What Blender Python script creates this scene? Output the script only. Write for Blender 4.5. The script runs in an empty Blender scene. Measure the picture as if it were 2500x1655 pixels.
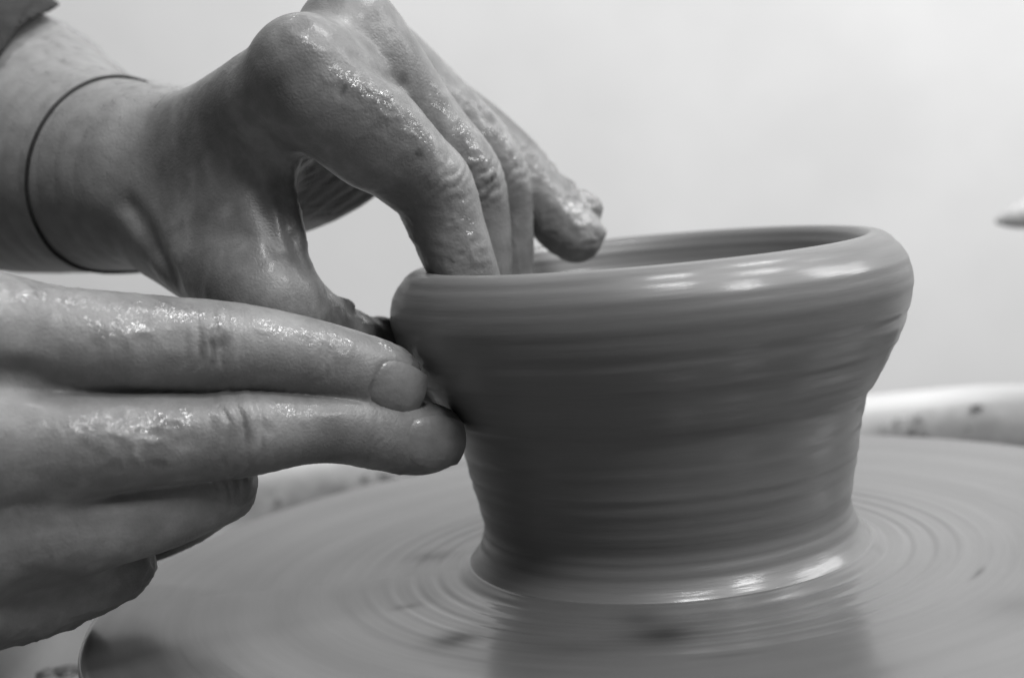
import bpy, bmesh, math, random
import numpy as np
from mathutils import Vector, Matrix

# ------------------------------------------------------------------ camera, world, lamps
MM = 0.001
sc = bpy.context.scene
COL = sc.collection
CAM_POS = np.array([-34.537, -358.097, 101.286])          # millimetres; wheel centre is the origin
EL, ROLL, FPX = 0.121, -0.095, 3542.7
_f = np.array([0, math.cos(EL), -math.sin(EL)]); _r = np.array([1.0, 0, 0]); _u = np.cross(_r, _f)
CR = math.cos(ROLL) * _r + math.sin(ROLL) * _u
CU = -math.sin(ROLL) * _r + math.cos(ROLL) * _u
cd = bpy.data.cameras.new('camera'); cam = bpy.data.objects.new('camera', cd); COL.objects.link(cam)
cd.sensor_width = 36.0; cd.lens = 36.0 * FPX / 2500.0
cd.clip_start = 0.02; cd.clip_end = 50
cam.matrix_world = Matrix(((CR[0], CU[0], -_f[0], CAM_POS[0] * MM), (CR[1], CU[1], -_f[1], CAM_POS[1] * MM),
                           (CR[2], CU[2], -_f[2], CAM_POS[2] * MM), (0, 0, 0, 1)))
cd.dof.use_dof = True; cd.dof.focus_distance = 0.325; cd.dof.aperture_fstop = 9.0
sc.camera = cam

w = bpy.data.worlds.new('World'); sc.world = w; w.use_nodes = True
bg = w.node_tree.nodes['Background']; bg.inputs[0].default_value = (1, 1, 1, 1); bg.inputs[1].default_value = 0.09

def area(name, loc, target, sx, sy, power, spread=180):
    l = bpy.data.lights.new(name, 'AREA'); l.shape = 'RECTANGLE'; l.size = sx; l.size_y = sy; l.energy = power
    l.spread = math.radians(spread)
    o = bpy.data.objects.new(name, l); COL.objects.link(o); o.location = loc
    o.rotation_euler = (Vector(target) - Vector(loc)).to_track_quat('-Z', 'Y').to_euler()
    return o
area('ceiling_lamp', (0.12, -0.50, 1.25), (0, 0.0, 0.05), 0.26, 0.26, 8.2)
area('ceiling_lamp', (0.48, 0.10, 1.00), (0, 0.0, 0), 0.30, 0.20, 5.2)
area('ceiling_lamp', (0.60, -0.60, 0.90), (0, 0.0, 0.05), 0.26, 0.26, 6.2)
area('right_fill', (0.85, 0.02, 0.72), (0, 0.0, 0.05), 0.30, 0.30, 3.4)  # out-of-view fill from the right, no known window
area('wall_fill', (-0.05, 0.34, 1.10), (-0.05, 0.66, -0.05), 1.5, 0.1, 0.9, 110)  # added fill that brightens the wall; no such fixture is known
area('right_fill', (1.00, 0.22, 0.56), (0, 0.0, 0.05), 0.30, 0.20, 2.0)  # weaker out-of-view fill from the right and behind

sc.view_settings.view_transform = 'Standard'; sc.view_settings.look = 'None'
sc.view_settings.exposure = 0.0; sc.view_settings.gamma = 1.0
sc.view_settings.use_curve_mapping = False
try:
    sc.cycles.use_denoising = True
    sc.cycles.max_bounces = 8
except Exception:
    pass

# ------------------------------------------------------------------ helpers
def at(px, py, y):
    """point (mm) on the plane y = const seen at picture position px, py (2369 wide)"""
    x, v = px * 1.0553, py * 1.0553
    d = _f + CR * (x - 1250) / FPX + CU * (827.5 - v) / FPX
    return CAM_POS + d * ((y - CAM_POS[1]) / d[1])

def mesh_obj(name, verts, faces, mat, parent=None, smooth=True):
    me = bpy.data.meshes.new(name)
    me.from_pydata([tuple(np.asarray(v) * MM) for v in verts], [], [tuple(f) for f in faces])
    me.update()
    if smooth:
        me.polygons.foreach_set('use_smooth', [True] * len(me.polygons))
    if mat: me.materials.append(mat)
    o = bpy.data.objects.new(name, me); COL.objects.link(o)
    if parent: o.parent = parent
    return o

def fast_mesh(name, V, Q, mat, parent=None, attrs=None):
    me = bpy.data.meshes.new(name)
    n, q = len(V), len(Q)
    me.vertices.add(n); me.vertices.foreach_set('co', (V * MM).astype(np.float32).ravel())
    me.loops.add(4 * q); me.loops.foreach_set('vertex_index', Q.astype(np.int32).ravel())
    me.polygons.add(q)
    me.polygons.foreach_set('loop_start', np.arange(0, 4 * q, 4, dtype=np.int32))
    me.polygons.foreach_set('use_smooth', np.ones(q, dtype=bool))
    me.update(calc_edges=True); me.validate()
    for k, a in (attrs or {}).items():
        at_ = me.attributes.new(k, 'FLOAT', 'POINT'); at_.data.foreach_set('value', a.astype(np.float32))
    me.materials.append(mat)
    o = bpy.data.objects.new(name, me); COL.objects.link(o)
    if parent: o.parent = parent
    return o

def empty(name, loc=(0, 0, 0)):
    o = bpy.data.objects.new(name, None); COL.objects.link(o); o.location = loc; o.empty_display_size = 0.02
    return o

def tag(o, label=None, cat=None, group=None, kind=None):
    for k, v in (('label', label), ('category', cat), ('group', group), ('kind', kind)):
        if v: o[k] = v
    return o

def vnoise(P, scale, seed=0):
    """smooth value noise in -1..1"""
    p = P / scale + 100.0 + seed * 17.31
    i = np.floor(p).astype(np.int64); f = p - i; f = f * f * (3 - 2 * f)
    def h(a, b, c):
        n = (a * 73856093) ^ (b * 19349663) ^ (c * 83492791) ^ (seed * 2654435)
        n = (n ^ (n >> 13)) * 1274126177 & 0xffffffff
        return ((n ^ (n >> 16)) & 0xffff) / 32767.5 - 1
    r = 0
    for a in (0, 1):
        for b in (0, 1):
            for c in (0, 1):
                r = r + h(i[:, 0] + a, i[:, 1] + b, i[:, 2] + c) * (f[:, 0] if a else 1 - f[:, 0]) * (f[:, 1] if b else 1 - f[:, 1]) * (f[:, 2] if c else 1 - f[:, 2])
    return r

# ------------------------------------------------------------------ materials
class NT:
    def __init__(s, name):
        s.m = bpy.data.materials.new(name); s.m.use_nodes = True; s.t = s.m.node_tree
        s.b = s.t.nodes['Principled BSDF']
    def n(s, typ, **kw):
        x = s.t.nodes.new(typ)
        for k, v in kw.items():
            if k.startswith('_'): setattr(x, k[1:], v)
            else: x.inputs[k.replace('__', ' ')].default_value = v
        return x
    def l(s, a, b): s.t.links.new(a, b)
    def noise(s, vec, scale, detail=4, rough=0.55):
        x = s.n('ShaderNodeTexNoise', Scale=scale, Detail=detail, Roughness=rough)
        if vec: s.l(vec, x.inputs['Vector'])
        return x.outputs['Fac']
    def ramp(s, fac, stops):
        x = s.t.nodes.new('ShaderNodeValToRGB'); e = x.color_ramp.elements
        while len(e) < len(stops): e.new(0.5)
        for k, (p, c) in zip(e, stops):
            k.position = p; k.color = (c, c, c, 1)
        s.l(fac, x.inputs['Fac']); return x.outputs['Color']
    def math(s, op, a, b=None, c=None):
        x = s.n('ShaderNodeMath', _operation=op)
        for i, v in enumerate((a, b, c)):
            if v is None: continue
            if hasattr(v, 'is_output'): s.l(v, x.inputs[i])
            else: x.inputs[i].default_value = v
        return x.outputs[0]
    def mix(s, fac, a, b):
        x = s.n('ShaderNodeMix', _data_type='RGBA')
        for i, v in ((0, fac), (6, a), (7, b)):
            if hasattr(v, 'is_output'): s.l(v, x.inputs[i])
            elif i: x.inputs[i].default_value = (v, v, v, 1)
            else: x.inputs[i].default_value = v
        return x.outputs[2]
    def bump(s, h, strength, dist, prev=None):
        x = s.n('ShaderNodeBump', Strength=strength, Distance=dist)
        s.l(h, x.inputs['Height'])
        if prev: s.l(prev, x.inputs['Normal'])
        return x.outputs['Normal']
    def obj(s): return s.t.nodes.new('ShaderNodeTexCoord').outputs['Object']
    def attr(s, name):
        x = s.t.nodes.new('ShaderNodeAttribute'); x.attribute_name = name; return x.outputs['Fac']

def skin_mat():
    s = NT('skin'); v = s.obj(); slip = s.attr('slip'); stain_or_shade = s.attr('stain_or_shade')
    big = s.noise(v, 60, 4); mid = s.noise(v, 220, 4); fine = s.noise(v, 1700, 3); spark = s.noise(v, 470, 1.5, .5); pat = s.noise(v, 95, 4, .6)
    skin = s.ramp(mid, [(0.3, 0.21), (0.7, 0.27)])
    clay = s.ramp(s.math('MULTIPLY_ADD', mid, 0.35, s.math('MULTIPLY', big, 0.65)), [(0.36, 0.135), (0.52, 0.19), (0.64, 0.27)])
    base = s.mix(slip, skin, clay)
    s.l(s.mix(s.math('MULTIPLY', stain_or_shade, 0.85), base, 0.04), s.b.inputs['Base Color'])  # slip stains and the painted palm shade both darken the base colour
    wet = s.math('MULTIPLY', s.attr('wet'), s.ramp(pat, [(0.42, 0.12), (0.56, 1.0)]))
    s.l(s.math('MULTIPLY_ADD', slip, -0.08, 0.50), s.b.inputs['Roughness'])
    s.l(s.math('MULTIPLY_ADD', stain_or_shade, -0.3, 0.45), s.b.inputs['Specular IOR Level'])
    s.b.inputs['Subsurface Weight'].default_value = 0.12
    s.b.inputs['Subsurface Radius'].default_value = (1, 1, 1)
    s.b.inputs['Subsurface Scale'].default_value = 0.0012
    wr = s.n('ShaderNodeTexVoronoi', Scale=900.0, _feature='DISTANCE_TO_EDGE'); s.l(v, wr.inputs['Vector'])
    nrm = s.bump(wr.outputs['Distance'], 0.35, 0.00022)
    nrm = s.bump(fine, 0.35, 0.00022, nrm)
    s.l(nrm, s.b.inputs['Normal'])
    hgt = s.math('MULTIPLY', spark, wet)
    cn = s.bump(hgt, 1.0, 0.0012)
    s.l(s.math('MULTIPLY', s.math('MULTIPLY_ADD', stain_or_shade, -0.9, 1.0), s.math('MULTIPLY_ADD', wet, 0.92, s.math('MULTIPLY', slip, 0.06))), s.b.inputs['Coat Weight'])
    s.b.inputs['Coat Roughness'].default_value = 0.05
    s.l(cn, s.b.inputs['Coat Normal'])
    return s.m

def clay_mat(name, lo, hi, rough=0.33, ring=1.0, bs=1.0, coat=0.40, cr=0.11, patchy=True):
    """wet thrown clay: tone and gloss vary in rings round the axis"""
    s = NT(name); v = s.obj()
    sep = s.n('ShaderNodeSeparateXYZ'); s.l(v, sep.inputs[0])
    rad = s.math('SQRT', s.math('ADD', s.math('POWER', s.math('ABSOLUTE', sep.outputs[0]), 2.0), s.math('POWER', s.math('ABSOLUTE', sep.outputs[1]), 2.0)))
    ang = s.math('ARCTAN2', sep.outputs[1], sep.outputs[0])
    com = s.n('ShaderNodeCombineXYZ')
    s.l(s.math('MULTIPLY', ang, 0.004), com.inputs[0]); s.l(rad, com.inputs[1]); s.l(sep.outputs[2], com.inputs[2])
    rings = s.noise(com.outputs[0], 420 * ring, 5, .6)
    rings2 = s.noise(com.outputs[0], 1600 * ring, 3, .6)
    com2 = s.n('ShaderNodeCombineXYZ')
    s.l(s.math('MULTIPLY', ang, 0.008), com2.inputs[0]); s.l(rad, com2.inputs[1]); s.l(sep.outputs[2], com2.inputs[2])
    patch = s.noise(com2.outputs[0], 130, 4, .6)
    blot = s.noise(v, 22, 3, .5)
    tone = s.math('ADD', s.math('MULTIPLY_ADD', rings, 0.25, s.math('MULTIPLY_ADD', rings2, 0.25, s.math('MULTIPLY', patch, 0.20))), s.math('MULTIPLY', blot, 0.30))
    s.l(s.mix(s.math('MULTIPLY', s.attr('stain_or_shade'), 0.85), s.ramp(tone, [(0.36, lo), (0.64, hi)]), 0.03), s.b.inputs['Base Color'])
    s.l(s.math('MULTIPLY_ADD', patch, -0.22, rough + 0.11), s.b.inputs['Roughness'])
    nrm = s.bump(rings, 0.25, 0.00035 * bs); nrm = s.bump(rings2, 0.25, 0.00015 * bs, nrm)
    s.l(nrm, s.b.inputs['Normal'])
    dry = s.math('MULTIPLY_ADD', s.attr('stain_or_shade'), -0.92, 1.0)
    s.l(s.math('MULTIPLY', dry, s.math('MULTIPLY', s.ramp(patch, [(0.40, 0.25), (0.62, 1.0)]), coat) if patchy else coat), s.b.inputs['Coat Weight'])
    s.l(s.math('MULTIPLY', dry, 0.5), s.b.inputs['Specular IOR Level']); s.b.inputs['Coat Roughness'].default_value = cr
    s.l(nrm, s.b.inputs['Coat Normal'])
    return s.m

def plain(name, lo, hi, scale, rough=0.5, bump=0.0, bs=400, coat=0.0):
    s = NT(name); v = s.obj()
    s.l(s.ramp(s.noise(v, scale, 4), [(0.35, lo), (0.65, hi)]), s.b.inputs['Base Color'])
    s.b.inputs['Roughness'].default_value = rough
    if bump: s.l(s.bump(s.noise(v, bs, 4), bump, 0.0008), s.b.inputs['Normal'])
    s.b.inputs['Coat Weight'].default_value = coat
    return s.m

M_SKIN = skin_mat()
M_POT = clay_mat('wet_clay', 0.14, 0.17, 0.42, 1.3, 0.8)
M_WHEEL = clay_mat('slip_on_wheel', 0.09, 0.118, 0.40, 0.5, .35, 0.85, 0.17, False)
M_SLIP = plain('slip_glob', 0.22, 0.36, 150, 0.25, 0.5, 500, 0.4)
M_DARK = plain('dark_wet_slip', 0.05, 0.09, 200, 0.3, 0.3, 300, 0.2)
M_NAIL = plain('nail', 0.17, 0.22, 200, 0.34, 0.2, 700, 0.25)
M_BAND = plain('black_elastic', 0.012, 0.022, 900, 0.6)
M_CLOTH = plain('dark_cloth', 0.018, 0.032, 300, 0.85, 0.6, 2500)
M_PALE = plain('pale_grey', 0.48, 0.55, 30, 0.5)
M_WALL = plain('white_wall', 0.80, 0.86, 9, 0.8, 0.1, 60)
M_HAIR = plain('arm_hair', 0.10, 0.16, 100, 0.5)

# ------------------------------------------------------------------ background wall
wv = [(-1500, 620, -900), (1500, 620, -900), (1500, 620, 1600), (-1500, 620, 1600), (-1500, 640, -900), (1500, 640, -900), (1500, 640, 1600), (-1500, 640, 1600)]
tag(mesh_obj('wall', wv, [(0, 1, 2, 3), (5, 4, 7, 6), (4, 0, 3, 7), (1, 5, 6, 2), (3, 2, 6, 7), (4, 5, 1, 0)], M_WALL, smooth=False), kind='structure')

# ------------------------------------------------------------------ lathe
def lathe(name, prof, mat, parent=None, n=256, wob=0.0, seed=1, close=True):
    prof = np.array(prof, float); m = len(prof)
    th = np.linspace(0, 2 * np.pi, n, endpoint=False)
    V = []
    for k, (r, z) in enumerate(prof):
        ww = wob * (np.sin(th * 2 + z * .05 + seed) * .5 + np.sin(th * 3 + z * .11 + 2 * seed) * .3)
        V.append(np.stack([(r + ww) * np.cos(th), (r + ww) * np.sin(th), np.full(n, z) + ww * .35], -1))
    V = np.concatenate(V)
    i, j = np.meshgrid(np.arange(m - 1), np.arange(n), indexing='ij'); j2 = (j + 1) % n
    Q = np.stack([i * n + j, i * n + j2, (i + 1) * n + j2, (i + 1) * n + j], -1).reshape(-1, 4)
    return fast_mesh(name, V, Q, mat, parent)

def spline(P, sub):
    """Catmull-Rom through rows of P"""
    P = np.array(P, float); out = []
    E = np.vstack([2 * P[0] - P[1], P, 2 * P[-1] - P[-2]])
    for k in range(len(P) - 1):
        p0, p1, p2, p3 = E[k:k + 4]
        for t in np.linspace(0, 1, sub, endpoint=False):
            out.append(.5 * (2 * p1 + (p2 - p0) * t + (2 * p0 - 5 * p1 + 4 * p2 - p3) * t * t + (3 * p1 - p0 - 3 * p2 + p3) * t ** 3))
    out.append(P[-1]); return np.array(out)

# ------------------------------------------------------------------ wheel head
random.seed(4)
wh = empty('wheel_head')
tag(wh, 'round turntable disc coated in wet grey slip under the pot', 'potter wheel')
R_W = 145.0
prof = [(R_W - 3, -14), (R_W, -12), (R_W, -2.2), (R_W - .7, -.8), (R_W - 2.2, -.1)]
for r in np.linspace(R_W - 4, 40, 260):
    rip = 0.0
    if r < 95:
        e = math.exp(-((r - 58) / 17) ** 2)
        rip = e * (0.16 * math.sin(r * 1.25) + 0.07 * math.sin(r * 2.3 + 1))
    prof.append((r, (2.6 * math.exp(-max(r - 50.5, 0) / 2.6) if r < 70 else 0) + rip + 0.10 * math.sin(r * .35) + 0.006 * math.sin(r * 1.1)))
prof.append((0.01, 0))
wheel_top = lathe('slip_coat', prof, M_WHEEL, wh, 480, .0)
prof = [(0.01, -16), (R_W - 6, -16), (R_W - 3.2, -14.2), (20, -14.1)]
lathe('disc', prof, plain('cast_metal', 0.2, 0.3, 60, 0.5), wh, 128)

def blob(name, c, ax, ay, az, rot, mat, parent, seed, z0=0.0):
    bm = bmesh.new(); bmesh.ops.create_icosphere(bm, subdivisions=4, radius=1)
    P = np.array([v.co for v in bm.verts]); 
    P = P * (1 + .22 * vnoise(P, .7, seed)[:, None] + .1 * vnoise(P, .3, seed + 5)[:, None])
    P[:, 2] = np.where(P[:, 2] < 0, P[:, 2] * .25, P[:, 2])
    P = P * np.array([ax, ay, az]); cr, sr = math.cos(rot), math.sin(rot)
    X = P[:, 0] * cr - P[:, 1] * sr; Y = P[:, 0] * sr + P[:, 1] * cr
    V = np.stack([X + c[0], Y + c[1], P[:, 2] + c[2] + z0], -1)
    F = [[v.index for v in f.verts] for f in bm.faces]; bm.free()
    return mesh_obj(name, V, F, mat, parent)

def on_wheel(px, py, z=0.0):
    x, v = px * 1.0553, py * 1.0553
    d = _f + CR * (x - 1250) / FPX + CU * (827.5 - v) / FPX
    return CAM_POS + d * ((z - CAM_POS[2]) / d[2])
me = wheel_top.data; co = np.empty(len(me.vertices) * 3, np.float32); me.vertices.foreach_get('co', co); co = co.reshape(-1, 3) / MM
stain_or_shade = np.zeros(len(co))
for px_, py_, lt, lr, am in [(1055, 1478, 5.5, 6, .9), (1535, 1468, 8, 6.5, 1.0), (1480, 1438, 5, 3, .5), (1000, 1287, 5, 6, .5), (1330, 1500, 10, 5, .35),
                             (940, 1402, 2.2, 4, .5), (2265, 1325, 5, 0.8, .6), (1690, 1515, 9, .8, .5), (2365, 1400, 9, 7, .3), (1120, 1540, 14, 6, .25)]:
    p = on_wheel(px_, py_); rp = math.hypot(p[0], p[1]); th = math.atan2(p[1], p[0])
    rr_ = np.hypot(co[:, 0], co[:, 1]); da = (np.arctan2(co[:, 1], co[:, 0]) - th + math.pi) % (2 * math.pi) - math.pi
    stain_or_shade += am * np.exp(-(da * rr_ / lt) ** 2 - ((rr_ - rp) / lr) ** 2)
a_ = me.attributes.new('stain_or_shade', 'FLOAT', 'POINT'); a_.data.foreach_set('value', np.clip(stain_or_shade, 0, 1).astype(np.float32))

# ------------------------------------------------------------------ splash pan
sp = empty('splash_pan')
tag(sp, 'white splash pan spattered with clay around the wheel', 'splash pan')
def rrect(hx, hy, rad, n=20):
    out = []
    for cx, cy, a0 in ((1, 1, 0), (-1, 1, 90), (-1, -1, 180), (1, -1, 270)):
        for k in range(n):
            a = math.radians(a0 + 90 * k / (n - 1))
            out.append((cx * (hx - rad) + rad * math.cos(a), cy * (hy - rad) + rad * math.sin(a)))
    return out
def pan_mat():
    s = NT('white_plastic'); v = s.obj()
    sep = s.n('ShaderNodeSeparateXYZ'); s.l(v, sep.inputs[0])
    film = s.math('MULTIPLY_ADD', sep.outputs[2], -38.0, s.math('MULTIPLY_ADD', s.noise(v, 60, 5), 0.9, -0.55))
    film = s.ramp(film, [(0.10, 0.0), (0.62, 1.0)])
    dots = s.n('ShaderNodeTexVoronoi', Scale=130.0); s.l(v, dots.inputs['Vector'])
    dn = s.math('MULTIPLY_ADD', s.noise(v, 30, 3), 0.5, -0.16)
    spot = s.math('LESS_THAN', s.math('ADD', dots.outputs['Distance'], s.math('MULTIPLY', s.noise(v, 300, 2), 0.1)), dn)
    cl = s.mix(film, 0.60, 0.20); cl = s.mix(s.math('MULTIPLY', spot, 0.5), cl, 0.22)
    s.l(cl, s.b.inputs['Base Color']); s.b.inputs['Roughness'].default_value = 0.4
    return s.m
M_PAN = pan_mat()
sec = [(-30, -27), (-9, -24), (-5, -18), (-3, -8), (-2, 0), (0, 4), (4, 6.5), (8, 6), (11, 3), (12, -3), (12.5, -30), (9, -32), (-30, -31)]
V = []; base = [rrect(186 + o, 174 + o, 62 + max(o, -40)) for o, z in sec]
nb = len(base[0])
for ring, (o, z) in zip(base, sec): V += [(x, y + 8, z - 6.0) for x, y in ring]
F = [(i * nb + j, i * nb + (j + 1) % nb, (i + 1) * nb + (j + 1) % nb, (i + 1) * nb + j) for i in range(len(sec) - 1) for j in range(nb)]
mesh_obj('rim', V, F, M_PAN, sp)
V = [(x, y + 8, -33.2) for x, y in base[0]] + [(x, y + 8, -36) for x, y in base[0]]
F = [tuple(range(nb)), tuple(reversed(range(nb, 2 * nb)))] + [(j, (j + 1) % nb, nb + (j + 1) % nb, nb + j) for j in range(nb)]
mesh_obj('floor', V, F, M_PAN, sp, smooth=False)
for k in range(46):                                                     # clay glops in the trough
    a = random.uniform(0, 2 * math.pi); r = random.uniform(150, 176)
    x, y = r * math.cos(a), r * math.sin(a) + 8
    if k < 18: x, y = random.uniform(-186, -150), random.uniform(-60, 25)
    s_ = random.uniform(2.5, 8)
    blob('clay_glop', (x, y, -32.0), s_, s_ * random.uniform(.5, 1), s_ * .55, random.uniform(0, 3), M_SLIP if k % 2 else M_DARK, sp, 60 + k)
for k, (gx_, gy_, gs) in enumerate([(30, 1500, 6), (70, 1535, 5), (12, 1545, 7), (110, 1510, 4), (55, 1500, 4), (95, 1558, 6), (140, 1480, 3.5), (150, 1545, 4.5), (25, 1570, 5), (440, 1235, 3.5), (530, 1195, 3)]):
    p = on_wheel(gx_, gy_, -30.0); blob('clay_glop', (p[0], p[1], -31.5), gs, gs * .7, gs * .45, k * .9, M_DARK if k % 2 else M_SLIP, sp, 300 + k)
for k in range(38):                                                     # spatter on the far wall of the pan
    x = random.choice((random.uniform(95, 165), random.uniform(-130, -55))); z = -6 - abs(random.gauss(0, 9)); y = 182 - 3 - max(0, (-z - 14)) * .2
    s_ = abs(random.gauss(0, .6)) + .3
    blob('clay_fleck', (x, y - 1.0, z), s_ * random.uniform(.8, 1.8), s_ * .7, s_ * .8, 0, M_DARK if k % 2 else M_SLIP, sp, 160 + k)

# ------------------------------------------------------------------ clay pot
pot_prof = [(52.8, -.4), (52.2, .5), (51.0, 1.6), (49.4, 3.1), (47.8, 5.2), (46.7, 7.6), (46.0, 10), (45.9, 12.8), (46.7, 17), (48.0, 23), (48.9, 28), (49.9, 33), (51.4, 38), (54, 42),
            (57.2, 47.5), (60, 52.3), (62.4, 58), (63.8, 63.5), (63.9, 67), (63.2, 70.2), (61.2, 73.6), (59.0, 75.8), (56.8, 76.9), (54.6, 76.9), (52.9, 75.8), (51.7, 73.2),
            (50.4, 69), (49.0, 64), (47.4, 57), (44.8, 49), (42.0, 42), (39.8, 34), (39, 24), (36, 15), (28, 11.5), (14, 11), (0.02, 11)]
pp = spline(pot_prof, 9)
rng = np.random.RandomState(3)
out = pp.copy(); tg = np.gradient(pp, axis=0); tg /= np.linalg.norm(tg, axis=1)[:, None] + 1e-9
nr = np.stack([tg[:, 1], -tg[:, 0]], -1)
s_len = np.concatenate([[0], np.cumsum(np.linalg.norm(np.diff(pp, axis=0), axis=1))])
d = 0.07 * np.sin(s_len * 1.15 + 1.2 * np.sin(s_len * .21)) + 0.035 * np.sin(s_len * 2.3 + 2 * np.sin(s_len * .13) + 1)
for z0, am, wd in ((58, -.45, 1.3), (50, -.35, 1.0), (44.5, .4, 1.4), (39.0, -.5, 1.5), (34.5, .3, 1.0), (25, .25, .7), (20, -.2, .8), (14.5, .25, .6), (9.5, -.3, .7), (65, -.12, 1.0)):
    msk = np.arange(len(pp)) < 9 * 21
    d = d + np.where(msk, 0.36 * am * np.exp(-((pp[:, 1] - z0) / wd) ** 2), 0)
d *= np.clip((s_len - 3) / 6, 0, 1)
out += nr * d[:, None]
pot = lathe('clay_pot', out, M_POT, None, 300, .35, 2)
tag(pot, 'wet grey clay pot with thick flared rim spinning on the wheel', 'pot')

# ------------------------------------------------------------------ signed-distance modelling of the hands
class Field:
    def __init__(s, lo, hi, h):
        s.lo = np.array(lo, float); s.h = h; s.n = np.ceil((np.array(hi) - s.lo) / h).astype(int) + 1
        s.F = np.full(s.n, 30.0, np.float32)
        s.ax = [(s.lo[k] + h * np.arange(s.n[k])).astype(np.float32) for k in range(3)]
    def block(s, lo, hi):
        a = np.clip(np.floor((np.array(lo) - s.lo) / s.h).astype(int), 0, s.n)
        b = np.clip(np.ceil((np.array(hi) - s.lo) / s.h).astype(int) + 1, 0, s.n)
        sl = tuple(slice(a[k], b[k]) for k in range(3))
        X = s.ax[0][sl[0]][:, None, None]; Y = s.ax[1][sl[1]][None, :, None]; Z = s.ax[2][sl[2]][None, None, :]
        return sl, X, Y, Z
    @staticmethod
    def seg(X, Y, Z, a, b, ra, rb):
        ab = b - a; L = float(ab @ ab) + 1e-9
        px, py, pz = X - np.float32(a[0]), Y - np.float32(a[1]), Z - np.float32(a[2])
        t = np.clip((px * np.float32(ab[0] / L) + py * np.float32(ab[1] / L) + pz * np.float32(ab[2] / L)), 0, 1)
        dx = px - t * np.float32(ab[0]); dy = py - t * np.float32(ab[1]); dz = pz - t * np.float32(ab[2])
        return np.sqrt(dx * dx + dy * dy + dz * dz) - (np.float32(ra) + t * np.float32(rb - ra))
    @staticmethod
    def smin(a, b, k):
        h = np.maximum(k - np.abs(a - b), 0)
        return np.minimum(a, b) - h * h / (4 * k)
    def chain(s, C, k=2.0, k2=None, sub=5, inner=0.0):
        """C rows x,y,z,r in mm; k blends with what is there, at the root when k2 is given (k far from it)"""
        C = np.array(C, float); S = spline(C, sub) if len(C) > 2 else C
        pad = S[:, 3].max() + 9
        sl, X, Y, Z = s.block(S[:, :3].min(0) - pad, S[:, :3].max(0) + pad)
        d = np.full(s.F[sl].shape, 30, np.float32)
        for a, b in zip(S[:-1], S[1:]):
            l2, X2, Y2, Z2 = s.block(np.minimum(a, b)[:3] - max(a[3], b[3]) - 8, np.maximum(a, b)[:3] + max(a[3], b[3]) + 8)
            loc = tuple(slice(l2[i].start - sl[i].start, l2[i].stop - sl[i].start) for i in range(3))
            e = s.seg(X2, Y2, Z2, a[:3], b[:3], a[3], b[3])
            d[loc] = s.smin(d[loc], e, inner) if inner else np.minimum(d[loc], e)
        if k2 is not None:
            q = (X - C[0, 0]) ** 2 + (Y - C[0, 1]) ** 2 + (Z - C[0, 2]) ** 2
            kk = k + (k2 - k) * np.exp(-q / (2 * 13.0 ** 2)).astype(np.float32)
        else: kk = k
        s.F[sl] = s.smin(s.F[sl], d, kk)
    def sheet(s, A, B, m, k=3.0, sub=4, inner=1.2):
        A, B = np.array(A, float), np.array(B, float)
        S = [spline(A * (1 - t) + B * t, sub) for t in np.linspace(0, 1, m)]
        al = np.concatenate(S); pad = al[:, 3].max() + 9
        sl, X, Y, Z = s.block(al[:, :3].min(0) - pad, al[:, :3].max(0) + pad)
        d = np.full(s.F[sl].shape, 30, np.float32)
        for c in S:
            for a, b in zip(c[:-1], c[1:]):
                l2, X2, Y2, Z2 = s.block(np.minimum(a, b)[:3] - max(a[3], b[3]) - 6, np.maximum(a, b)[:3] + max(a[3], b[3]) + 6)
                loc = tuple(slice(l2[i].start - sl[i].start, l2[i].stop - sl[i].start) for i in range(3))
                d[loc] = np.minimum(d[loc], s.seg(X2, Y2, Z2, a[:3], b[:3], a[3], b[3]))
        d = np.minimum(d, 8)
        for _ in range(3):
            for a in range(3): d = (np.roll(d, 1, a) + d + np.roll(d, -1, a) + np.roll(d, 2, a) + np.roll(d, -2, a)) * np.float32(.2)
        s.F[sl] = s.smin(s.F[sl], d, k)
    def ball(s, c, r, k=3.0, scale=None, sub=False):
        c = np.array(c, float); sc_ = np.array(scale if scale is not None else (1, 1, 1), float)
        pad = r * sc_.max() + 8
        sl, X, Y, Z = s.block(c - pad, c + pad)
        d = (np.sqrt(((X - c[0]) / sc_[0]) ** 2 + ((Y - c[1]) / sc_[1]) ** 2 + ((Z - c[2]) / sc_[2]) ** 2) - r) * sc_.min()
        d = d.astype(np.float32)
        s.F[sl] = -s.smin(-s.F[sl], d, k) if sub else s.smin(s.F[sl], d, k)
    def groove(s, P, r, k=2.0):
        C = spline(np.array(P, float), 5); pad = r + 6
        sl, X, Y, Z = s.block(C.min(0) - pad, C.max(0) + pad)
        d = np.full(s.F[sl].shape, 30, np.float32); n_ = len(C) - 1
        for i, (a, b) in enumerate(zip(C[:-1], C[1:])):
            ra = r * math.sin(math.pi * (i + .15) / (n_ + .3)) ** .5; rb = r * math.sin(math.pi * (i + 1.15) / (n_ + .3)) ** .5
            d = np.minimum(d, s.seg(X, Y, Z, a, b, ra - .5, rb - .5))
        s.F[sl] = -s.smin(-s.F[sl], d, k)
    def hit(s, px_, py_, off=0.0, y0=-85, y1=170):
        p0 = at(px_, py_, y0); p1 = at(px_, py_, y1); ts = np.linspace(0, 1, 1200)[:, None]
        f = s.sample(p0 * (1 - ts) + p1 * ts); k = int(np.argmax(f < 0.0)); return p0 + (p1 - p0) * ts[k] - np.array([0, off, 0])
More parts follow.
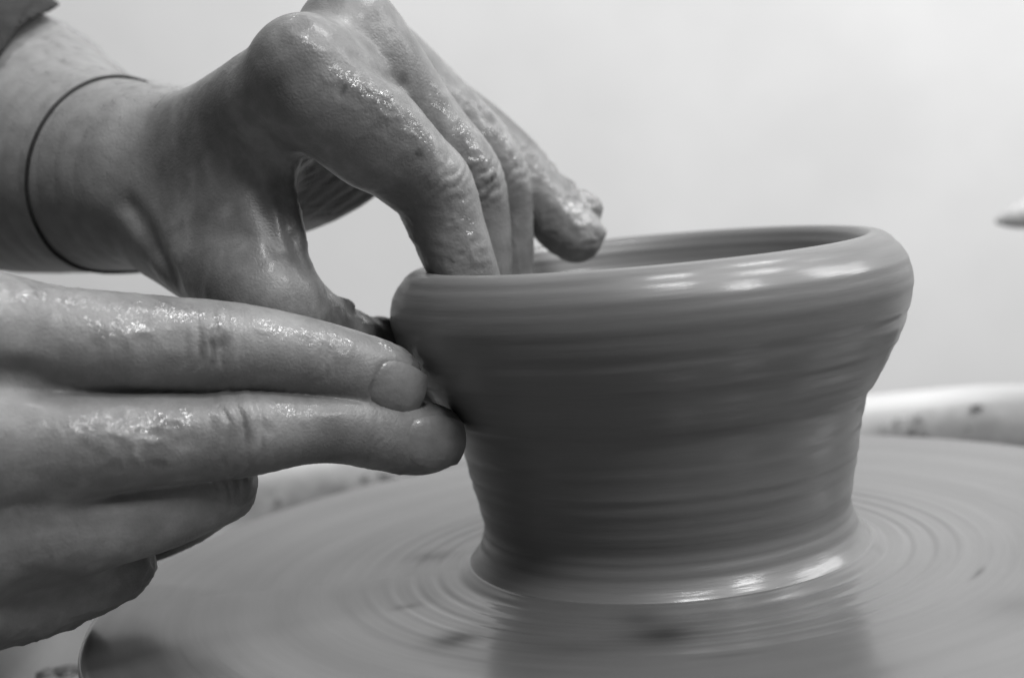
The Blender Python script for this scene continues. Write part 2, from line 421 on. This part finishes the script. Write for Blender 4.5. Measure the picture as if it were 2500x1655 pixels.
    def pocket(s, c, t, n, hl, hw, depth, k=0.7):
        """recess for a nail: super-ellipse outline in the plane of t and b"""
        b = np.cross(n, t); pad = max(hl, hw) + 5
        sl, X, Y, Z = s.block(c - pad, c + pad)
        px, py, pz = X - c[0], Y - c[1], Z - c[2]
        u = px * t[0] + py * t[1] + pz * t[2]; v = px * b[0] + py * b[1] + pz * b[2]; q = px * n[0] + py * n[1] + pz * n[2]
        out_ = ((np.abs(u / hl) ** 3 + np.abs(v / hw) ** 3) ** (1 / 3) - 1) * min(hl, hw)
        crv = 0.045 * v * v
        d = np.maximum(out_, np.abs(q + crv) - depth).astype(np.float32)
        s.F[sl] = -s.smin(-s.F[sl], d, k)
    def sample(s, P):
        g = (P - s.lo) / s.h; g = np.clip(g, 0, s.n - 1.001); i = g.astype(int); f = g - i; r = 0
        for a in (0, 1):
            for b in (0, 1):
                for c in (0, 1):
                    wgt = (f[:, 0] if a else 1 - f[:, 0]) * (f[:, 1] if b else 1 - f[:, 1]) * (f[:, 2] if c else 1 - f[:, 2])
                    r = r + wgt * s.F[i[:, 0] + a, i[:, 1] + b, i[:, 2] + c]
        return r
    def mesh(s):
        F = s.F
        F[0], F[-1] = 1, 1; F[:, 0], F[:, -1] = 1, 1; F[:, :, 0], F[:, :, -1] = 1, 1
        ins = F < 0
        cnt = np.zeros(np.array(F.shape) - 1, np.int8)
        for a in (0, 1):
            for b in (0, 1):
                for c in (0, 1):
                    cnt += ins[a:F.shape[0] - 1 + a, b:F.shape[1] - 1 + b, c:F.shape[2] - 1 + c]
        act = np.argwhere((cnt > 0) & (cnt < 8))
        idx = np.full(cnt.shape, -1, np.int32); idx[act[:, 0], act[:, 1], act[:, 2]] = np.arange(len(act))
        cor = [(a, b, c) for a in (0, 1) for b in (0, 1) for c in (0, 1)]
        val = np.stack([F[act[:, 0] + a, act[:, 1] + b, act[:, 2] + c] for a, b, c in cor], -1)
        S = np.zeros((len(act), 3)); N = np.zeros(len(act))
        for i in range(8):
            for j in range(i + 1, 8):
                df = np.array(cor[j]) - np.array(cor[i])
                if np.abs(df).sum() != 1: continue
                m = (val[:, i] < 0) != (val[:, j] < 0)
                t = val[:, i] / (val[:, i] - val[:, j] + 1e-12)
                S[m] += (np.array(cor[i]) + df * t[:, None])[m]; N += m
        V = s.lo + s.h * (act + S / N[:, None])
        Q = []
        for ax in range(3):
            o1, o2 = [(1, 2), (2, 0), (0, 1)][ax]
            e = [slice(None)] * 3; e2 = [slice(None)] * 3
            e[ax] = slice(0, -1); e2[ax] = slice(1, None)
            A, B = ins[tuple(e)], ins[tuple(e2)]
            for flip, msk in ((0, A & ~B), (1, ~A & B)):
                c = np.argwhere(msk)
                if not len(c): continue
                def cell(d1, d2):
                    q = c.copy(); q[:, o1] -= d1; q[:, o2] -= d2; return idx[q[:, 0], q[:, 1], q[:, 2]]
                q = np.stack([cell(1, 1), cell(0, 1), cell(0, 0), cell(1, 0)], -1)
                Q.append(q[:, ::-1] if flip else q)
        return V, np.concatenate(Q)

def normals(V, Q):
    n = np.cross(V[Q[:, 2]] - V[Q[:, 0]], V[Q[:, 3]] - V[Q[:, 1]]); N = np.zeros_like(V)
    for k in range(4):
        for c in range(3): N[:, c] += np.bincount(Q[:, k], n[:, c], len(V))
    return N / (np.linalg.norm(N, axis=1)[:, None] + 1e-12)

def px(rows):
    return np.array([list(at(a, b, y)) + [r] for a, b, y, r in rows])

def unit(v): v = np.array(v, float); return v / np.linalg.norm(v)

def wrinkles(V, N, c, t, n, amp, half, pitch, width, seed):
    """transverse creases on the back of a finger joint"""
    q = V - c; u = q @ t; b = np.cross(n, t); v = q @ b; up = N @ n
    m = np.exp(-(u / half) ** 2) * np.exp(-(v / width) ** 2) * np.clip(up * 1.6, 0, 1) * (np.linalg.norm(q, axis=1) < 3 * max(half, width))
    uu = u + 1.6 * vnoise(V, 3.6, seed) + .05 * v * v / 4
    return m * amp * .7 * (np.abs(np.sin(uu * math.pi / pitch)) ** .6 - .75)

def smear(V, c, rad, amp, scale, seed):
    q = V - c; m = np.exp(-((q / np.array(rad)) ** 2).sum(1))
    r = 1 - np.abs(vnoise(V, scale, seed)); r2 = 1 - np.abs(vnoise(V, scale * .45, seed + 3))
    return m * .75 * amp * (r ** 2 * .8 + r2 ** 2 * .4 - .35)

person = empty('person')
tag(person, 'potter reaching in with two bare slip-covered hands and a rolled dark sleeve', 'person')

# ---- upper hand (over the rim), thumb side to the camera
LF = Field((-215, -52, 8), (22, 175, 190), 0.62)
fore = px([(-700, 20, 200, 45), (-430, 140, 150, 43), (-220, 235, 110, 41), (-20, 314, 72, 38.6), (162, 384, 48, 29.3), (340, 412, 27, 23.0)])
LF.chain(fore, 3)
f2 = fore.copy(); f2[:, :3] += np.array([5, 14, -5.0]); f2[:, 3] *= .86
LF.chain(f2[1:], 6)
mc_i = px([(345, 400, 28, 22), (410, 372, 20, 17), (515, 302, 2, 13.2), (622, 222, -18, 11.6), (700, 145, -28, 9.4)])
mc_p = px([(430, 400, 46, 19), (500, 390, 46, 15), (640, 330, 44, 12.5), (800, 265, 38, 11), (950, 205, 30, 9.4)])
LF.sheet(mc_i, mc_p, 9, 6)
pal_i = px([(380, 430, 24, 19), (470, 420, 14, 14), (560, 370, -2, 11), (645, 290, -17, 8), (725, 235, -27, 9)])
pal_p = px([(460, 450, 46, 16), (580, 450, 42, 14), (700, 420, 36, 13.2), (800, 375, 32, 12.2), (900, 310, 30, 10)])
LF.sheet(pal_i, pal_p, 8, 6)
# web between thumb and forefinger
web_a = px([(395, 430, 22, 17), (470, 400, 8, 13), (550, 350, -5, 10), (618, 325, -14, 5.0)])
web_b = px([(425, 500, 16, 16), (480, 555, 4, 14.5), (560, 620, -10, 13), (640, 690, -23, 9.0)])
LF.sheet(web_a, web_b, 12, 6)
thumb = px([(425, 520, 15, 15.5), (530, 600, -4, 14), (625, 692, -22, 11.8), (690, 738, -14, 10.2), (743, 775, -5, 9.9), (820, 808, 2, 9.0), (885, 838, 5, 8.4), (960, 875, 4, 7.8), (1000, 905, 1, 6.8)])
LF.chain(thumb, 2.5, 7)
# fingers: pinky, ring, middle, index
pinky = px([(950, 205, 30, 9.4), (1030, 255, 31, 8.9), (1108, 308, 32, 8.5), (1180, 376, 32, 8.4), (1240, 442, 31, 7.9), (1292, 508, 30, 8.0), (1333, 546, 29, 7.1)])
ring = px([(880, 142, 12, 10.6), (975, 222, 14, 10.1), (1070, 314, 17, 9.6), (1138, 404, 20, 9.3), (1156, 500, 22, 8.5), (1165, 630, 24, 8.0), (1167, 740, 25, 7.0)])
middle = px([(815, 78, -8, 11.5), (900, 190, -5, 10.8), (985, 305, 0, 10.2), (1072, 408, 5, 9.7), (1098, 500, 7, 8.9), (1108, 610, 8, 8.3), (1112, 740, 9, 7.0)])
index = px([(700, 148, -28, 9.9), (790, 232, -26.5, 11.2), (880, 322, -21, 11.4), (955, 392, -15, 10.3), (1000, 436, -12, 10.0), (1035, 525, -10.5, 9.0), (1064, 602, -10, 8.4), (1092, 672, -9, 7.6), (1110, 735, -7, 6.6)])
for c in (pinky, ring, middle): LF.chain(c, 0.9, 7)
LF.chain(index, 0.8, 8)
LF.sheet(px([(700, 165, -27, 9), (790, 250, -26, 9), (840, 310, -24, 8)]), px([(725, 245, -29, 9), (785, 300, -27, 8.5), (840, 345, -24, 8)]), 5, 5)
LF.sheet(px([(690, 156, -25, 8.6), (745, 192, -25, 8.6), (800, 245, -24, 8.0)]), px([(800, 90, -8, 10), (850, 150, -8, 9.5), (890, 205, -6, 8.0)]), 6, 5)
LF.sheet(px([(800, 90, -8, 10), (850, 140, -7, 9.5), (900, 205, -5, 8.0)]), px([(870, 150, 12, 9.5), (920, 185, 12, 9), (965, 235, 13, 7.5)]), 6, 5)
LF.sheet(px([(870, 150, 12, 9.5), (920, 190, 12, 8.5), (975, 240, 13, 7)]), px([(940, 210, 29, 8.5), (985, 240, 29, 8), (1030, 275, 30, 6.5)]), 6, 5)
for (a, b, y, r, s_) in ((1375, 480, 30, 2.2, (1, 1, 1.3)), (1385, 535, 29, 1.8, (1.1, 1, .7)), (1352, 458, 31, 1.8, (1, 1, 1)), (1310, 430, 31, 1.6, (1.4, 1, 1)),
                         (800, 706, -6, 1.3, (1.6, 1, 1)), (885, 752, 6, 2.0, (1.6, 1, 1))):
    LF.ball(at(a, b, y), r, 2.5, s_)

LF.groove([LF.hit(610, 300, .4), LF.hit(632, 372, .4), LF.hit(655, 460, .4), LF.hit(680, 550, .4), LF.hit(700, 610, .4)], 1.7, 4)
LF.groove([LF.hit(540, 330, .4), LF.hit(585, 430, .4), LF.hit(622, 520, .4), LF.hit(640, 570, .4)], .9, 5)
LF.groove([LF.hit(300, 480, .3), LF.hit(350, 560, .3), LF.hit(400, 640, .3)], 1.0, 6)
LF.groove([LF.hit(830, 130, .3), LF.hit(880, 160, .3), LF.hit(930, 195, .3)], 1.6, 4)

# ---- lower hand (against the outside), back to the camera
RF = Field((-262, -92, -16), (-40, 22, 92), 0.55)
r_index = px([(-40, 775, -62, 12.0), (150, 785, -57, 10.9), (300, 791, -52, 10.4), (420, 798, -48, 10.2), (490, 802, -46, 10.2), (600, 808, -43, 9.3), (700, 826, -39, 8.9), (800, 854, -35, 9.0), (868, 877, -32, 9.1), (895, 887, -30.5, 8.3)])
r_mid = px([(-60, 1022, -66, 12.0), (150, 1024, -61, 10.9), (300, 1019, -56, 10.2), (450, 1010, -51, 9.6), (560, 1003, -48, 9.6), (700, 990, -42, 8.1), (800, 988, -38, 8.2), (900, 1005, -33, 8.5), (972, 1012, -30, 8.5), (1003, 1013, -28, 7.6)])
r_ring = px([(-80, 1238, -62, 11.8), (150, 1214, -55, 10.8), (340, 1176, -47, 10.2), (488, 1120, -39, 9.6), (474, 1134, -27, 9.4), (405, 1186, -12, 9.2), (300, 1230, -1, 8.8), (190, 1245, 2, 8.0)])
r_pinky = px([(-110, 1405, -54, 10.8), (50, 1374, -47, 10.2), (190, 1328, -40, 9.6), (262, 1298, -34, 9.2), (234, 1310, -22, 8.8), (120, 1350, -8, 8.6), (20, 1360, 0, 8.0)])
RF.sheet(px([(-40, 775, -62, 11.5), (-250, 830, -66, 12), (-520, 930, -66, 15), (-760, 1000, -60, 18)]), px([(-110, 1425, -62, 10), (-300, 1340, -60, 12), (-520, 1240, -56, 15), (-760, 1150, -52, 17)]), 9, 5)
RF.sheet(px([(-60, 830, -40, 11), (-250, 850, -36, 13), (-520, 930, -54, 14), (-760, 1000, -54, 18)]), px([(-130, 1370, -34, 11), (-300, 1300, -28, 14), (-520, 1220, -46, 15), (-760, 1150, -48, 17)]), 9, 6)
RF.chain(px([(-700, 1070, -56, 25), (-1000, 1090, -46, 28), (-1400, 1120, -20, 33)]), 8)
RF.chain(px([(-560, 960, -42, 14), (-320, 870, -36, 12.5), (-60, 805, -34, 10.8), (120, 795, -33, 9.4), (240, 795, -30, 8.4)]), 2, 7)
RF.chain(r_pinky, 3.0, 8); RF.chain(r_ring, 3.5, 8); RF.chain(r_mid, 1.1, 7)
RF.chain(r_index, 0.7, 7)
RF.sheet(px([(-200, 800, -62, 11), (-60, 800, -61, 10.5), (50, 800, -58, 9)]), px([(-200, 1000, -65, 11), (-60, 1000, -64, 10.5), (50, 1000, -62, 9)]), 8, 4)
RF.sheet(px([(-200, 1040, -65, 11), (0, 1045, -63, 10), (140, 1060, -59, 7.5)]), px([(-200, 1230, -62, 11), (0, 1210, -58, 9.5), (140, 1190, -52, 7.5)]), 8, 6)
RF.sheet(px([(-200, 1230, -62, 11), (0, 1230, -57, 9.5), (160, 1230, -51, 8.5)]), px([(-200, 1390, -54, 10), (0, 1370, -48, 9), (160, 1330, -41, 8)]), 8, 6)
for c, k in ((r_index, 0), (r_mid, 0), (r_ring, 0)): RF.ball(c[0, :3] + np.array([2, -2.5, 0]), c[0, 3] - .6, 5)

def nail_frame(c0, c1, facing, r, cpx):
    t = unit(c1 - c0); n = unit(np.array(facing) - t * (np.array(facing) @ t))
    return t, n
RF.groove([RF.hit(-20, 860, .2), RF.hit(60, 870, .2), RF.hit(120, 895, .2)], 1.6, 5)
nails = []
for ch, cpx, fac, hl, hw in ((r_index, (892, 884, -31), (0.02, -1, 0.14), 6.1, 4.9), (r_mid, (974, 1010, -28.5), (0.10, -1, 0.08), 6.6, 5.0)):
    t = unit(ch[-1, :3] - ch[-3, :3]); n = unit(np.array(fac) - t * (np.array(fac) @ t))
    c = at(*cpx)
    for _ in range(30):                                     # walk out to the skin
        dd = float(RF.sample(c[None])[0]); c = c - n * dd * .8
    RF.pocket(c - t * .3 + n * .05, t, n, hl, hw, 0.30, 1.3)
    nails.append((c, t, n, hl + .45, hw + .4))

def finish(field, name, waves, slip_fn, label, spots, wets):
    V, Q = field.mesh(); N = normals(V, Q)
    disp = 0.10 * vnoise(V, 6, 1) + 0.05 * vnoise(V, 2.6, 2)
    for w_ in waves:
        disp = disp + w_(V, N)
    sl = slip_fn(V)
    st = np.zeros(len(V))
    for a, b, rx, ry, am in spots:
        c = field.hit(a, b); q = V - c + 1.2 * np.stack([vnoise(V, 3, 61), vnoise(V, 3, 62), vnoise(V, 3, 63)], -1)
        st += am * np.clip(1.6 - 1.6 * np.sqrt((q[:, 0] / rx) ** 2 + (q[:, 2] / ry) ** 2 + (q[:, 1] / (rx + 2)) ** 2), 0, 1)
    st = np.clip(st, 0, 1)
    wt = np.zeros(len(V))
    for pl_, rad in wets:
        P = np.array([field.hit(*q) for q in pl_]); P = spline(P, 6) if len(P) > 2 else np.linspace(P[0], P[-1], 8)
        d2 = np.full(len(V), 1e9)
        for p in P: d2 = np.minimum(d2, ((V - p) ** 2).sum(1))
        wt = np.maximum(wt, np.clip(1.5 - np.sqrt(d2) / rad + .7 * vnoise(V, 3.0, 71), 0, 1))
    rip = (1 - np.abs(vnoise(V, 3.4, 9))) ** 3 * np.clip(vnoise(V, 15, 8) + .15, 0, 1)
    disp = disp + sl * .14 * rip + wt * (.22 * (1 - np.abs(vnoise(V, 3.2, 72))) ** 3 - .05)
    o = fast_mesh(name, V + N * disp[:, None], Q, M_SKIN, person, {'slip': sl, 'stain_or_shade': st, 'wet': wt})
    if label: o['label'] = label
    return o

def W(c, t0, t1, fac, amp, half, pitch, width, seed):
    c = np.array(at(*c)); t = unit(np.array(at(*t1)) - np.array(at(*t0))); n = np.array(fac, float); n = unit(n - t * (n @ t))
    return lambda V, N: wrinkles(V, N, c, t, n, amp, half, pitch, width, seed)
def S(c, rad, amp, scale, seed):
    c = np.array(at(*c)); return lambda V, N: smear(V, c, rad, amp, scale, seed)

l_waves = [W((1085, 425, 3), (985, 305, -1), (1098, 500, 8), (.5, -.6, .6), .95, 4.5, 2.6, 7, 31),
           W((1020, 430, -17), (955, 392, -20), (1035, 525, -10), (.5, -.6, .6), .60, 6, 3.0, 8, 32),
           W((1165, 395, 20), (1070, 314, 17), (1156, 500, 22), (.5, -.6, .6), .8, 4.5, 3.2, 7, 33),
           S((1330, 500, 25), (9, 12, 11), 1.3, 4.0, 41), S((1240, 380, 30), (7, 12, 10), .8, 3.5, 42), S((830, 720, 0), (12, 12, 7), .6, 4.0, 43),
           S((1150, 290, 18), (5, 10, 5), .9, 3.0, 44), S((700, 480, -20), (4, 16, 16), .9, 4.0, 45), S((1120, 420, -4), (5, 7, 7), 1.0, 3.5, 46), S((1080, 610, -18), (6, 6, 6), .8, 3.2, 64), S((900, 260, -34), (12, 8, 7), .55, 4.0, 65), S((1100, 240, 8), (8, 10, 7), .7, 4.0, 66), S((955, 550, -12), (6, 7, 10), .7, 3.2, 58), S((520, 560, -8), (20, 14, 14), .35, 7.0, 59)]
tnd = [((470, 250, 0), (640, 640, -30)), ((580, 300, -20), (700, 640, -32))]
def slip_l(V):
    a = at(420, 300, 15); b = at(640, 250, -10)
    u = (V - a) @ unit(np.array(b) - np.array(a))
    s_ = np.clip((u + 4 + 9 * vnoise(V, 14, 51)) / 16, 0, 1)
    return s_ * s_ * (3 - 2 * s_)
r_waves = [W((492, 795, -55), (300, 791, -52), (700, 826, -39), (0, -1, .15), 1.0, 6.0, 3.2, 7.0, 34),
           W((745, 838, -44), (600, 808, -43), (870, 878, -32), (0, -1, .1), .45, 3.0, 2.2, 7, 35),
           W((565, 985, -57), (450, 1010, -51), (700, 990, -42), (0, -1, .1), 1.3, 6.0, 3.8, 7.5, 36),
           W((860, 1000, -42), (800, 988, -38), (965, 1012, -30), (0, -1, .1), .35, 4.0, 2.3, 6, 37),
           W((560, 1125, -58), (350, 1186, -57), (500, 1146, -50), (.5, -.8, 0), .8, 5, 3.0, 6, 38),
           S((340, 1010, -65), (11, 8, 6), 1.5, 6.0, 47), S((290, 770, -62), (8, 8, 5), .8, 5.0, 48), S((60, 680, -60), (16, 12, 4), .7, 2.6, 49), S((960, 820, -28), (6, 8, 4), .9, 3.0, 50),
           S((560, 1150, -35), (8, 12, 6), .9, 4.0, 53), S((330, 1320, -32), (12, 14, 8), 1.3, 4.5, 54), S((150, 1440, -42), (16, 14, 6), 1.3, 5.0, 55), S((870, 1085, -33), (10, 9, 3.5), .8, 3.0, 56), S((120, 1240, -62), (16, 8, 7), .5, 6.0, 57)]
upper = finish(LF, 'hand', l_waves, slip_l, 'upper hand hooking its fingers over the rim into the pot',
               [(715, 420, 15, 15, 1.6), (760, 450, 15, 15, 1.6), (810, 445, 15, 14, 1.6), (1132, 425, 1.6, 2.4, .8), (978, 360, 1.6, 1.6, .7), (1135, 275, 2.6, 2.0, .6), (790, 205, 1.0, 1.0, .7), (1385, 540, 3, 1.8, .5), (1375, 470, 3, 3, .3)],  # wide palm entries: wet slip plus shade painted into the colour; others slip stains
               [([(690, 45), (700, 80), (720, 110)], 2.5), ([(780, 190), (860, 225), (940, 280), (1010, 350)], 3.2), ([(1010, 400), (1050, 500), (1075, 600)], 4.0), ([(1010, 230), (1080, 320), (1135, 400)], 3.2),
                ([(1120, 250), (1160, 320), (1200, 380)], 3.2), ([(1190, 280), (1260, 380), (1330, 470), (1370, 530)], 5), ([(1190, 500), (1195, 620)], 1.2), ([(760, 690), (840, 745)], 2)])
lower = finish(RF, 'hand', r_waves, lambda V: np.clip(.75 + .5 * vnoise(V, 12, 52), 0, 1), 'lower hand pressing two extended fingertips against the side of the pot',
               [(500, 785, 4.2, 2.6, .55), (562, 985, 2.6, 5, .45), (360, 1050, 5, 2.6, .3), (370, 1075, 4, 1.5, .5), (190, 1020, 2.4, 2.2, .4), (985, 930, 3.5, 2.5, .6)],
               [([(5, 675), (150, 685), (300, 705), (430, 715)], 2.6), ([(250, 765), (330, 790)], 3.2), ([(520, 735), (650, 765), (790, 800)], 2.6), ([(210, 1000), (300, 1000), (410, 985)], 3.5), ([(640, 945), (720, 965)], 1.6), ([(30, 1190), (60, 1195)], 2), ([(900, 800), (940, 835)], 2.0)])

# fingernails
for c, t, n, hl, hw in nails:
    b = np.cross(n, t); g = 16; V = []; F = []
    for lay, off in ((0, .10), (1, -.6)):
        for i in range(g + 1):
            for j in range(g + 1):
                u, v = 2 * i / g - 1, 2 * j / g - 1
                uu = u * math.sqrt(max(0, 1 - v * v * (.42 if u < 0 else .30))) ; vv = v * math.sqrt(max(0, 1 - u * u * (.42 if u < 0 else .30)))
                e = max(abs(u), abs(v)) ** 6
                zz = off - .050 * (vv * hw) ** 2 - .010 * (uu * hl) ** 2 - (.016 * max(uu * hl, 0) ** 2) - (.35 * e if lay == 0 else 0)
                V.append(c + t * uu * hl * 1.08 + b * vv * hw * 1.08 + n * zz)
    m = (g + 1) ** 2
    for i in range(g):
        for j in range(g):
            a = i * (g + 1) + j; F.append((a, a + g + 1, a + g + 2, a + 1)); F.append((m + a, m + a + 1, m + a + g + 2, m + a + g + 1))
    mesh_obj('fingernail', V, F, M_NAIL, lower)

# ------------------------------------------------------------------ wrist band: follows the skin of the upper arm
def ring_on(field, c, n, off, m, rmax=70):
    n = unit(n); e1 = unit(np.cross(n, (0.1, 0.2, 1))); e2 = np.cross(n, e1)
    th = np.linspace(0, 2 * np.pi, m, endpoint=False); out_ = []
    rs = np.arange(4, rmax, .4)
    for a in th:
        dr = e1 * math.cos(a) + e2 * math.sin(a); P = c + dr * rs[:, None]
        f = field.sample(P); k = np.argmax(f > 0); out_.append(rs[k] + off)
    r = np.array(out_)
    for _ in range(3): r = (np.roll(r, 1) + 2 * r + np.roll(r, -1)) / 4
    return c + np.outer(np.cos(th) * r, e1) + np.outer(np.sin(th) * r, e2)
def torus(P, rad, nn=8):
    m = len(P); t = np.roll(P, -1, 0) - np.roll(P, 1, 0); t /= np.linalg.norm(t, axis=1)[:, None]
    o_ = P - P.mean(0); o_ -= t * (o_ * t).sum(1)[:, None]; o_ /= np.linalg.norm(o_, axis=1)[:, None]
    b = np.cross(t, o_); V = []
    for k in range(nn):
        a = 2 * math.pi * k / nn; V.append(P + rad * (math.cos(a) * o_ + math.sin(a) * b))
    V = np.stack(V, 1).reshape(-1, 3); F = []
    for i in range(m):
        for k in range(nn):
            F.append((i * nn + k, ((i + 1) % m) * nn + k, ((i + 1) % m) * nn + (k + 1) % nn, i * nn + (k + 1) % nn))
    return V, F
c_b = np.array(at(282, 394, 38)); ax_b = fore[5, :3] - fore[3, :3]
ringP = ring_on(LF, c_b, ax_b, .25, 120)
Vb, Fb = torus(ringP, 0.48)
tag(mesh_obj('wrist_band', Vb, Fb, M_BAND), 'thin black elastic band worn round the upper wrist', 'wrist band')

# ------------------------------------------------------------------ sleeve
s_a, s_b = LF.hit(88, 38), LF.hit(4, 108)
s_e = unit(s_b - s_a); s_n = unit(np.cross(s_e, unit(unit(s_a - CAM_POS) + np.array([.12, 0, .1])))); s_n = s_n if s_n @ (fore[5, :3] - fore[2, :3]) > 0 else -s_n; s_o = s_a
SF = Field((0, 0, 0), (1, 1, 1), 1.24); SF.F = LF.F[::2, ::2, ::2].copy(); SF.lo = LF.lo.copy(); SF.h = LF.h * 2; SF.n = np.array(SF.F.shape)
gx, gy, gz = [SF.lo[k] + SF.h * np.arange(SF.n[k]) for k in range(3)]
GX, GY, GZ = np.meshgrid(gx, gy, gz, indexing='ij')
pl = (GX - s_o[0]) * s_n[0] + (GY - s_o[1]) * s_n[1] + (GZ - s_o[2]) * s_n[2]
wv_ = np.sin(GX * .21 + GZ * .33 + .3 * pl) * 1.1 + np.sin(pl * .42 + GZ * .12 - GX * .1) * .9
thick = 4.6 + wv_ * np.clip(-pl / 10, .25, 1) + 1.2 * np.exp(-((pl + 4) / 3.0) ** 2)
SF.F = np.maximum(np.maximum(SF.F - thick, -(SF.F - 1.2)), pl + 1.2 * np.sin(GX * .3 + GZ * .2)).astype(np.float32)
V, Q = SF.mesh()
lab = np.arange(len(V))
for _ in range(600):                                        # keep the one connected piece
    m_ = lab[Q].min(1); new = lab.copy(); np.minimum.at(new, Q.ravel(), np.repeat(m_, 4))
    if (new == lab).all(): break
    lab = new
big_ = np.bincount(lab).argmax(); keep = lab == big_; Q = Q[keep[Q[:, 0]]]; remap = np.cumsum(keep) - 1
V, Q = V[keep], remap[Q]
fast_mesh('sleeve', V, Q, M_CLOTH, person)


# ------------------------------------------------------------------ blurred grey thing at the right edge
a0, a1 = np.array(at(2311, 511, 170)), np.array(at(2500, 468, 172))
TF = Field(np.minimum(a0, a1) - 12, np.maximum(a0, a1) + 14, 0.8)
TF.chain(np.array([list(a0) + [1.5], list(a0 * .7 + a1 * .3) + [5.0], list(a1) + [8.5]]), .5)
V, Q = TF.mesh()
tag(fast_mesh('unknown_object', V, Q, M_PALE), 'pale grey tapering end of an unidentified object poking in beyond the pot', 'unidentified object')  # unidentified object, built as a plain tapering end

# ------------------------------------------------------------------ fine hair on the bare forearm
rg = np.random.RandomState(8)
me = upper.data; nv = len(me.vertices); co = np.empty(nv * 3, np.float32); me.vertices.foreach_get('co', co); co = co.reshape(-1, 3) / MM
no = np.empty(nv * 3, np.float32); me.vertices.foreach_get('normal', no); no = no.reshape(-1, 3)
sl_ = np.empty(nv, np.float32); me.attributes['slip'].data.foreach_get('value', sl_)
s_pos = (co - s_o) @ s_n
cand = np.where((sl_ < .25) & (s_pos > 2) & (no[:, 2] > -.15))[0]
V, F = [], []
ax_h = unit(fore[5, :3] - fore[3, :3])
for i in rg.choice(cand, 1100, replace=False):
    n = no[i].astype(float); t = ax_h + rg.normal(0, .35, 3) + np.array([0, 0, -.25]); t = unit(t - n * (t @ n)); L = rg.uniform(3.5, 8); wd = rg.uniform(.022, .040); b = np.cross(n, t)
    k0 = len(V); bend = rg.normal(0, .25)
    for u in (0, .33, .66, 1):
        p = co[i] + t * L * u + n * (L * .34 * u - L * .16 * u * u - .1) + b * bend * L * u * u; ww = wd * (1 - .8 * u)
        V += [p + b * ww, p - b * .5 * ww + n * .86 * ww, p - b * .5 * ww - n * .86 * ww]
    for q in range(3):
        for e in range(3): F.append((k0 + q * 3 + e, k0 + q * 3 + (e + 1) % 3, k0 + q * 3 + 3 + (e + 1) % 3, k0 + q * 3 + 3 + e))
tag(mesh_obj('hair', V, F, M_HAIR, upper), kind='stuff')
